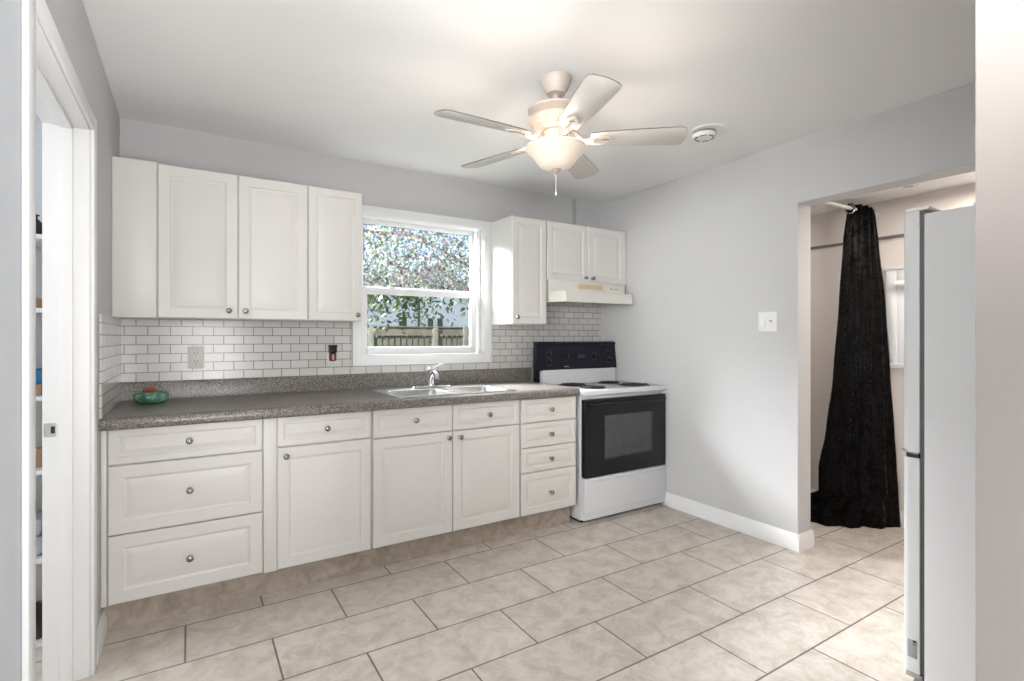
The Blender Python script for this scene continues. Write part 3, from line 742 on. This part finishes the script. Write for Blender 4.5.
# ------------------------------------------------------------------ refrigerator
FX0, FX1 = 2.10, 2.84
t = thing('refrigerator', 'tall white two door refrigerator at the right, its hinged side towards the room', 'refrigerator', (2.47, 0.45, 0))
MB().box(FX0, FX1, 0.16, 0.748, 0.05, 1.678, 0.004).box(FX0, FX1, 0.18, 0.62, 1.678, 1.690, 0.004).build('body', M['fridge'], t)
MB().box(FX0 + 0.02, FX1 - 0.02, 0.17, 0.74, 0.001, 0.05).build('base', M['dark'], t)
MB().box(FX0 + 0.006, FX1 - 0.006, 0.7485, 0.7605, 0.12, 1.67).build('gasket', M['gasket'], t)


def fdoor(z0, z1):
    pr = []
    for x, y in rrect(FX0, FX1, 0.70, 0.812, 0.022, 6): pr.append((x, max(y, 0.7605)))
    q = []
    for p in pr:
        if not q or (abs(p[0] - q[-1][0]) + abs(p[1] - q[-1][1])) > 1e-5: q.append(p)
    q = [p for i, p in enumerate(q) if not (p[1] <= 0.76051 and FX0 + 1e-4 < p[0] < FX1 - 1e-4)]
    return MB().prism(q, 'z', z0, z1)


d1 = fdoor(0.868, 1.690).build('door', M['fridge'], t)
d2 = fdoor(0.115, 0.848).build('door', M['fridge'], t)
MB().prism([(0.765, 0.862), (0.806, 0.866), (0.814, 0.871), (0.814, 0.876), (0.80, 0.8735), (0.765, 0.8685)], 'x', FX0 + 0.001, FX1, 0).build('grip_strip', M['greyplastic'], d1)
MB().box(FX0 + 0.004, FX1 - 0.004, 0.765, 0.800, 0.849, 0.867).build('gap', M['dark'], d2)
MB().box(FX0 + 0.003, FX0 + 0.10, 0.735, 0.803, 1.691, 1.703, 0.004).build('hinge_cover', M['ivory'], t)
MB().box(FX0 - 0.0012, FX0 + 0.001, 0.768, 0.795, 0.165, 0.225, 0.0006).build('sticker', M['greyplastic'], d2, 'small grey sticker')
MB().box(FX0 - 0.002, FX0, 0.769, 0.779, 0.219, 0.226).box(FX0 - 0.002, FX0, 0.769, 0.780, 0.211, 0.214).build('sticker_mark', M['dark'], d2)
MB().prism([(0.74, 0.02), (0.79, 0.02), (0.79, 0.06), (0.775, 0.10), (0.75, 0.10)], 'x', FX0 + 0.005, FX1 - 0.005).build('kick_grille', M['greyplastic'], t)
MB().box(FX0 - 0.001, FX0 + 0.05, 0.752, 0.80, 0.098, 0.113, 0.002).build('hinge', M['greyplastic'], t)

# ------------------------------------------------------------------ ceiling fan
FC = Vector((1.399, 1.873, 0)); CXf, CYf = FC.x, FC.y
t = thing('ceiling_fan', 'white five blade ceiling fan with lit glass bowl lamp', 'ceiling fan', (CXf, CYf, CH))
MB().lathe([(0, CH - .0005), (0.066, CH - .0005), (0.072, CH - 0.004), (0.072, CH - 0.010), (0.068, CH - 0.014), (0.062, CH - 0.032), (0.054, CH - 0.052), (0.042, CH - 0.066), (0.042, CH - 0.074), (0.030, CH - 0.078), (0, CH - 0.078)], (CXf, CYf, 0), 'z', 36).build('canopy', M['fan'], t)
MB().lathe([(0, 2.36), (0.0125, 2.36), (0.0125, 2.28), (0, 2.28)], (CXf, CYf, 0), 'z', 16).build('downrod', M['fan'], t)
mo = MB().lathe([(0, 2.305), (0.03, 2.305), (0.06, 2.300), (0.100, 2.292), (0.118, 2.284), (0.126, 2.276), (0.126, 2.270), (0.119, 2.266), (0.119, 2.240), (0.126, 2.236), (0.126, 2.229), (0.118, 2.222), (0.105, 2.214), (0.100, 2.206), (0.075, 2.200), (0.070, 2.185), (0, 2.185)], (CXf, CYf, 0), 'z', 48).build('motor_housing', M['fan'], t)
MB().lathe([(0.1195, 2.2655), (0.1205, 2.2650), (0.1205, 2.2410), (0.1195, 2.2405)], (CXf, CYf, 0), 'z', 48).build('band', M['fanband'], mo, 'taupe band')
MB().lathe([(0, 2.1845), (0.055, 2.1845), (0.060, 2.178), (0.052, 2.170), (0.052, 2.150), (0.062, 2.146), (0.075, 2.140), (0.075, 2.136), (0, 2.136)], (CXf, CYf, 0), 'z', 36).build('light_fitter', M['fan'], t)
prof = [(0.130, 2.117), (0.137, 2.113), (0.138, 2.107), (0.131, 2.097), (0.112, 2.082), (0.095, 2.060), (0.086, 2.045), (0.072, 2.030), (0.045, 2.019), (0.02, 2.015), (0.0, 2.014)]
inn = [(max(r_ - 0.004, 0), z_ + (0.003 if r_ < 0.1 else 0.0)) for r_, z_ in prof][::-1]
bowl = MB().lathe(prof + inn[0:0], (CXf, CYf, 0), 'z', 48)
# open bowl: drop the cap made by the lathe helper
for f in [f for f in bowl.bm.faces if len(f.verts) > 8]: bowl.bm.faces.remove(f)
bowl = bowl.build('glass_bowl', M['lampglass'], t, 'warm lit alabaster glass bowl', angle=60)
MB().lathe([(0, 2.022), (0.022, 2.020), (0.023, 2.014), (0.014, 2.006), (0.006, 2.002), (0.007, 1.998), (0.004, 1.993), (0, 1.992)], (CXf, CYf, 0), 'z', 20).build('finial', M['fanband'], t)
MB().tube([(CXf, CYf, 2.135), (CXf, CYf, 2.0)], 0.003, 8).build('stem', M['fan'], t)
MB().tube([(CXf, CYf, 1.993), (CXf, CYf, 1.91)], 0.0013, 6).lathe([(0, 1.918), (0.0035, 1.914), (0.0035, 1.90), (0, 1.898)], (CXf, CYf, 0), 'z', 8).build('pull_chain', M['plastic'], t)
FR, FZ, FA = 0.575, 2.148, -109.0
for k in range(5):
    ang = R(FA + 72 * k)
    T = Matrix.Translation((CXf, CYf, FZ)) @ Matrix.Rotation(ang, 4, 'Z')
    P = T @ Matrix.Rotation(R(-12), 4, 'X')
    outl = [(0.155, -0.040), (0.20, -0.050), (0.30, -0.058), (0.45, -0.065), (0.535, -0.067), (0.555, -0.063), (0.566, -0.050), (0.573, -0.02), (FR, 0.0), (0.573, 0.02), (0.566, 0.050), (0.555, 0.063), (0.535, 0.067), (0.45, 0.065), (0.30, 0.058), (0.20, 0.050), (0.155, 0.040)]
    bl = MB().prism(outl, 'z', -0.0028, 0.0028, 0.0006).xform(P).build('blade', M['blade'], t)
    bl.data.materials.append(M['bladeedge']); zax = P.to_3x3() @ Vector((0, 0, 1))
    for f in bl.data.polygons:
        if abs(f.normal.dot(zax)) < 0.8: f.material_index = 1
    ir = MB()
    ir.holed([(0.150, -0.016), (0.185, -0.030), (0.225, -0.030), (0.255, -0.012), (0.262, 0.0), (0.255, 0.012), (0.225, 0.030), (0.185, 0.030), (0.150, 0.016)],
             [[(0.222 + 0.016 * math.cos(2 * PI * j / 14), 0.011 * math.sin(2 * PI * j / 14)) for j in range(14)]], -0.0085, -0.003)
    ir.xform(P)
    ir.tube([T @ Vector(p) for p in ((0.066, 0, 0.044), (0.09, 0, 0.026), (0.115, 0, -0.006), (0.14, 0, -0.010), (0.17, 0, -0.008))], [0.012, 0.012, 0.013, 0.014, 0.012], 8)
    ir.build('blade_iron', M['fan'], bl)
    m2 = MB().prism([(0.222 + 0.0155 * math.cos(2 * PI * j / 14), 0.0105 * math.sin(2 * PI * j / 14)) for j in range(14)], 'z', -0.0032, -0.0029).xform(P)
    m2.build('screw_recess', M['greyplastic'], bl)
fl = light('fan_bulb', 'POINT', (CXf, CYf, 2.085), 10, (1.0, 0.86, 0.72), shadow_soft_size=0.035)

# smoke detector
t = thing('smoke_detector', 'round white smoke detector with dark vents on the ceiling beyond the fan', 'smoke detector', (2.50, 1.935, CH))
MB().lathe([(0, CH - 0.0005), (0.100, CH - 0.0005), (0.102, CH - 0.004), (0.098, CH - 0.008), (0.070, CH - 0.009), (0, CH - 0.009)], (2.482, 1.893, 0), 'z', 40).build('mounting_plate', M['plastic'], t)
MB().lathe([(0, CH - 0.009), (0.058, CH - 0.009), (0.058, CH - 0.018), (0.064, CH - 0.020), (0.066, CH - 0.030), (0.058, CH - 0.040), (0.035, CH - 0.043), (0, CH - 0.043)], (2.468, 1.910, 0), 'z', 40).build('cover', M['plastic'], t)
MB().lathe([(0.0582, CH - 0.010), (0.0600, CH - 0.010), (0.0600, CH - 0.0185), (0.0582, CH - 0.0185)], (2.468, 1.910, 0), 'z', 40).build('vent_ring', M['gasket'], t)
sl = MB()
for k in range(6):
    a0 = R(60 * k + 8)
    sl.prism([(2.468 + r_ * math.cos(a0 + R(j * 11)), 1.910 + r_ * math.sin(a0 + R(j * 11))) for r_, js in ((0.052, range(5)), (0.044, range(4, -1, -1))) for j in js], 'z', CH - 0.0435, CH - 0.041)
sl.build('vent_slot', M['gasket'], t)

# hall recessed light
t = thing('recessed_light', 'small round recessed spotlight in the hall ceiling', 'light', (3.784, 1.43, HC))
MB().lathe([(0.030, HC - 0.002), (0.034, HC - 0.006), (0.050, HC - 0.006), (0.054, HC - 0.001), (0.050, HC - 0.0005), (0.030, HC - 0.0005)], (3.784, 1.43, 0), 'z', 30).build('ring', M['plastic'], t)
MB().lathe([(0, HC - 0.004), (0.02, HC - 0.0038), (0.030, HC - 0.002), (0.030, HC - 0.0008), (0, HC - 0.0008)], (3.784, 1.43, 0), 'z', 24).build('bulb', M['greyplastic'], t)

# ------------------------------------------------------------------ curtain and rod
RY, RZ = 1.72, 2.112
t = thing('curtain_rod', 'white round tension rod spanning the hall below its ceiling', 'curtain rod', (3.6, RY, RZ))
MB().lathe([(0, 3.186), (0.020, 3.186), (0.020, 3.192), (0.0115, 3.196), (0.0115, 3.70), (0.0095, 3.702), (0.0095, 4.040), (0.018, 4.042), (0.018, 4.048), (0, 4.048)], (0, RY, RZ), 'x', 18).build('rod', M['plastic'], t)

t = thing('damask_curtain', 'long black damask curtain gathered on the rod and pooling on the hall floor', 'curtain', (3.83, 1.70, 0))


def lerp_tab(tab, x):
    for (a, va), (b, vb) in zip(tab, tab[1:]):
        if x <= b:
            u = (x - a) / (b - a); u = u * u * (3 - 2 * u) * 0.5 + u * 0.5
            return tuple(p + (q - p) * u for p, q in zip(va, vb))
    return tab[-1][1]


# height -> left end (x,y), right end (x,y), bulge towards the room, thickness
TAB = [(0.002, (3.58, 2.02, 4.02, 1.56, 0.11, 0.16)), (0.05, (3.57, 2.03, 4.025, 1.565, 0.11, 0.16)), (0.16, (3.60, 1.98, 4.02, 1.57, 0.09, 0.12)),
       (0.22, (3.605, 1.87, 4.025, 1.575, 0.075, 0.10)), (0.38, (3.585, 1.86, 4.025, 1.585, 0.06, 0.09)), (0.65, (3.60, 1.815, 4.025, 1.60, 0.05, 0.09)), (1.0, (3.61, 1.775, 4.025, 1.625, 0.045, 0.08)),
       (1.5, (3.63, 1.745, 4.03, 1.655, 0.035, 0.07)), (1.9, (3.665, 1.735, 4.02, 1.69, 0.025, 0.06)), (2.11, (3.695, 1.725, 4.02, 1.71, 0.015, 0.05)), (2.145, (3.70, 1.725, 4.01, 1.715, 0.012, 0.045))]
cb_ = MB(); b = bmesh.new(); rows = []
zs = [0.002, 0.02, 0.05, 0.09, 0.13, 0.16, 0.19, 0.22, 0.26, 0.30, 0.34, 0.38] + [0.38 + (2.145 - 0.38) * k / 40 for k in range(1, 41)]
NF = 64
for z in zs:
    lx, ly, rx, ry, bu, th = lerp_tab(TAB, z)
    dx, dy = rx - lx, ry - ly; L_ = math.hypot(dx, dy); nx, ny = dy / L_, -dx / L_       # towards the room
    if nx * -0.9 + ny * -0.4 < 0: nx, ny = -nx, -ny
    row = []
    low = max(0, 1 - z / 0.5)
    for k in range(NF):
        u = k / (NF - 1)
        amp = 0.020 * math.sin(PI * min(1, max(0, u)) ) ** 0.5 + 0.0
        f = amp * (math.sin(2 * PI * (4.2 * u ** 0.9 + 0.10 * math.sin(z * 1.7))) + 0.35 * math.sin(2 * PI * (9.3 * u + 0.3 * z)))
        f += low * 0.02 * math.sin(7 * u + 25 * z) * math.sin(PI * u)
        o_ = bu * math.sin(PI * u) ** 0.8 + f
        row.append((lx + dx * u + nx * o_, ly + dy * u + ny * o_, z))
    for k in range(NF):
        u = 1 - k / (NF - 1)
        o_ = -th * math.sin(PI * u) ** 0.5 - 0.004
        row.append((min(lx + dx * u + nx * o_, 4.030), ly + dy * u + ny * o_, z))
    rows.append([b.verts.new((min(p[0], 4.030), p[1], p[2])) for p in row])
for A, B in zip(rows, rows[1:]):
    n_ = len(A)
    for k in range(n_): b.faces.new((A[k], A[(k + 1) % n_], B[(k + 1) % n_], B[k]))
bmesh.ops.recalc_face_normals(b, faces=b.faces[:])
bmesh.ops.solidify(b, geom=b.faces[:], thickness=0.003)
cb_._merge(b); cb_.build('fabric', M['damask'], t, angle=70)
for k in range(1):
    pts = [(3.697, RY + 0.027 * math.cos(2 * PI * j / 24), RZ - 0.008 + 0.027 * math.sin(2 * PI * j / 24)) for j in range(25)]
    MB().tube(pts, 0.0055, 8, False).build('grommet', M['nickel'], t, 'metal ring')

# ------------------------------------------------------------------ side room seen through the doorway slit
GS = 'things on the shelves beyond the left doorway'
t = thing('shelf_unit', 'white open shelf unit in the room beyond the left doorway', 'shelf', (-0.72, 2.95, 0))
MB().box(-0.95, -0.932, 2.80, 3.10, 0, 1.9).box(-0.505, -0.487, 2.80, 3.10, 0, 1.9).build('side_panel', M['trim'], t)
for z in (0.02, 0.36, 0.72, 1.02, 1.38, 1.68):
    MB().box(-0.932, -0.505, 2.80, 3.10, z - 0.018, z).build('shelf', M['trim'], t)
MB().box(-0.932, -0.505, 3.09, 3.10, 0.02, 1.68).build('back_panel', M['trim'], t)


def item(name, mb, m, label, cat): tag(mb.build(name, m), label, cat, GS)


item('box', MB().box(-0.66, -0.52, 2.84, 3.0, 1.0205, 1.066, 0.004), M['wood'], 'brown box glimpsed low on the shelf beyond the left doorway, under the blue box', 'box')
item('box', MB().box(-0.66, -0.515, 2.86, 3.02, 1.067, 1.125, 0.004), M['blue'], 'blue box glimpsed on top of the brown box beyond the left doorway', 'box')
item('tin', MB().lathe([(0, 1.3805), (0.04, 1.3805), (0.042, 1.385), (0.042, 1.415), (0.036, 1.422), (0, 1.422)], (-0.553, 2.88, 0), 'z', 20), M['wood'], 'small brown tin on the upper shelf beyond the left doorway', 'tin')
item('black_jug', MB().lathe([(0, 1.6805), (0.04, 1.6805), (0.05, 1.70), (0.046, 1.73), (0.022, 1.755), (0.022, 1.765), (0.03, 1.77), (0, 1.772)], (-0.56, 2.88, 0), 'z', 20), M['dark'], 'small black jug on the top shelf beyond the left doorway', 'jug')
item('folded_cloth', MB().box(-0.72, -0.515, 2.83, 3.02, 0.3605, 0.44, 0.018, 3).box(-0.715, -0.52, 2.835, 3.01, 0.44, 0.51, 0.018, 3), M['cloth'], 'grey folded cloth on the lower shelf beyond the left doorway', 'cloth')
item('board', MB().box(-0.70, -0.515, 2.86, 2.90, 0.7205, 0.80, 0.008), M['wood'], 'brown wooden board standing on the middle shelf beyond the left doorway', 'board')
item('shoe', MB().prism([(2.83, 0.0205), (3.05, 0.0205), (3.055, 0.05), (3.04, 0.10), (2.98, 0.105), (2.93, 0.075), (2.85, 0.055), (2.825, 0.04)], 'x', -0.60, -0.515, 0.008), M['dark'], 'dark shoe on the bottom shelf beyond the left doorway', 'shoe')

# ------------------------------------------------------------------ garden seen through the window
struct('ground', MB().box(-12, 22, D + 0.17, 40, -0.75, -0.6), M['lawn'])
t = thing('garden_fence', 'weathered brown picket fence with solid top band behind the kitchen window', 'fence', (3.0, 8.0, -0.6))
FY = 8.0
pk = MB()
x = 0.4
random.seed(3)
while x < 6.6:
    pk.box(x, x + 0.066, FY, FY + 0.02, -0.55, 1.31 + random.uniform(-0.004, 0.004)); x += 0.1
pk.build('picket_panel', M['fence'], t)
MB().box(0.4, 6.6, FY - 0.03, FY, 1.29, 1.325).box(0.4, 6.6, FY - 0.03, FY, 0.25, 0.33).build('rail', M['fence'], t)
MB().box(0.4, 6.6, FY + 0.002, FY + 0.02, 1.32, 1.425).box(0.4, 6.6, FY - 0.02, FY + 0.04, 1.425, 1.445).build('top_band', M['fence'], t)
for px in (0.9, 2.34, 3.42, 3.98, 5.4):
    MB().box(px, px + 0.09, FY - 0.05, FY + 0.04, -0.6, 1.45, 0.005).build('post', M['fencepost'], t)
# clipped hedge behind the pickets
hg = bmesh.new(); random.seed(8)
bmesh.ops.create_grid(hg, x_segments=90, y_segments=14, size=1)
for v in hg.verts:
    a = v.co.y * PI * 0.5
    v.co = Vector((4.0 + v.co.x * 4.5, 9.2 - 0.35 * math.cos(a) + random.uniform(-.05, .05), -0.62 + (a / PI + 0.5) * 1.9 + random.uniform(-.03, .03)))
hm = MB(); hm._merge(hg)
tag(hm.build('hedge', M['hedge']), 'dark green hedge showing through the gaps of the garden picket fence', 'hedge')

t = thing('house', 'white sided house with gable roof beyond the garden fence', 'house', (6.0, 15.0, -0.6))
HY = 15.0
hs = MB().prism([(1.5, -0.6), (8.2, -0.6), (8.2, 1.95), (6.7, 3.5), (5.2, 2.9), (1.5, 2.9)], 'y', HY, HY + 6)
for k in range(20):
    z = 0.2 + k * 0.085
    hs.box(1.5, 8.2, HY - 0.012, HY, z, z + 0.012)
hs.build('wall', M['siding'], t)
MB().prism([(5.1, 2.88), (6.7, 3.66), (8.5, 1.80), (8.5, 1.72), (6.7, 3.52), (5.1, 2.78)], 'y', HY - 0.3, HY + 6.2).prism([(1.2, 2.9), (5.1, 2.9), (5.1, 3.0), (1.2, 3.0)], 'y', HY - 0.3, HY + 6.2).build('roof', M['shingle'], t)
for x0, x1, z0, z1 in ((5.32, 5.56, 1.45, 1.88), (6.24, 6.42, 1.48, 1.86), (6.56, 6.74, 1.48, 1.86)):
    f = MB().box(x0 - 0.04, x1 + 0.04, HY - 0.05, HY - 0.012, z0 - 0.04, z1 + 0.04, 0.008).build('window_frame', M['trim'], t)
    MB().box(x0, x1, HY - 0.06, HY - 0.05, z0, z1).build('pane', M['houseglass'], f)
MB().tube([(5.95, HY - 0.06, -0.6), (5.95, HY - 0.06, 2.4)], 0.035, 8).build('downpipe', M['bark'], t)
t = thing('tree', 'leafy green tree with branches hanging in front of the white house', 'tree', (0.2, 7.0, -0.6))
random.seed(11)
tr_ = MB().tube([(0.2, 7.0, -0.6), (0.25, 7.0, 0.8), (0.4, 6.95, 2.0), (0.55, 6.9, 2.7)], [0.2, 0.17, 0.15, 0.08], 10)
branches = [[(0.4, 6.95, 2.0), (1.2, 6.7, 2.6), (2.0, 6.6, 2.35), (2.6, 6.5, 2.05), (3.0, 6.4, 1.85)],
            [(0.5, 6.9, 2.5), (1.4, 6.4, 2.6), (2.4, 6.2, 2.55), (3.2, 6.3, 2.25), (3.75, 6.4, 1.85)],
            [(0.35, 6.95, 1.7), (0.9, 6.6, 2.1), (1.5, 6.5, 2.2), (2.0, 6.45, 1.95), (2.3, 6.4, 1.7)],
            [(0.35, 6.95, 1.9), (1.0, 6.9, 1.95), (1.6, 6.8, 1.85), (2.3, 6.8, 1.95), (2.7, 6.7, 1.75)]]
for br__ in branches: tr_.tube(br__, [0.05, 0.035, 0.025, 0.016, 0.008][:len(br__)], 7)
tr_.build('trunk', M['bark'], t)
lf = bmesh.new()


def leaf(p, s):
    q = Matrix.Rotation(random.uniform(0, 2 * PI), 3, 'Z') @ Matrix.Rotation(random.uniform(-1.2, 0.5), 3, 'X') @ Matrix.Rotation(random.uniform(-0.8, 0.8), 3, 'Y')
    pts = [(0, 0, 0), (s * .32, s * .35, -.06 * s), (s * .25, s * .75, -.08 * s), (0, s * 1.1, -.2 * s), (-s * .25, s * .75, -.08 * s), (-s * .32, s * .35, -.06 * s), (0, s * .5, .06 * s)]
    v = [lf.verts.new(p + q @ Vector(a)) for a in pts]
    for i in range(6): lf.faces.new((v[6], v[i], v[(i + 1) % 6]))


for br__ in branches:
    for A, B in zip(br__, br__[1:]):
        A, B = Vector(A), Vector(B)
        for k in range(260):
            p = A.lerp(B, random.random()) + Vector((random.gauss(0, .22), random.gauss(0, .2), random.gauss(-0.05, .2)))
            leaf(p, random.uniform(0.045, 0.085))
mb = MB(); mb._merge(lf); mb.build('foliage', M['leaf'], t, kind='stuff')
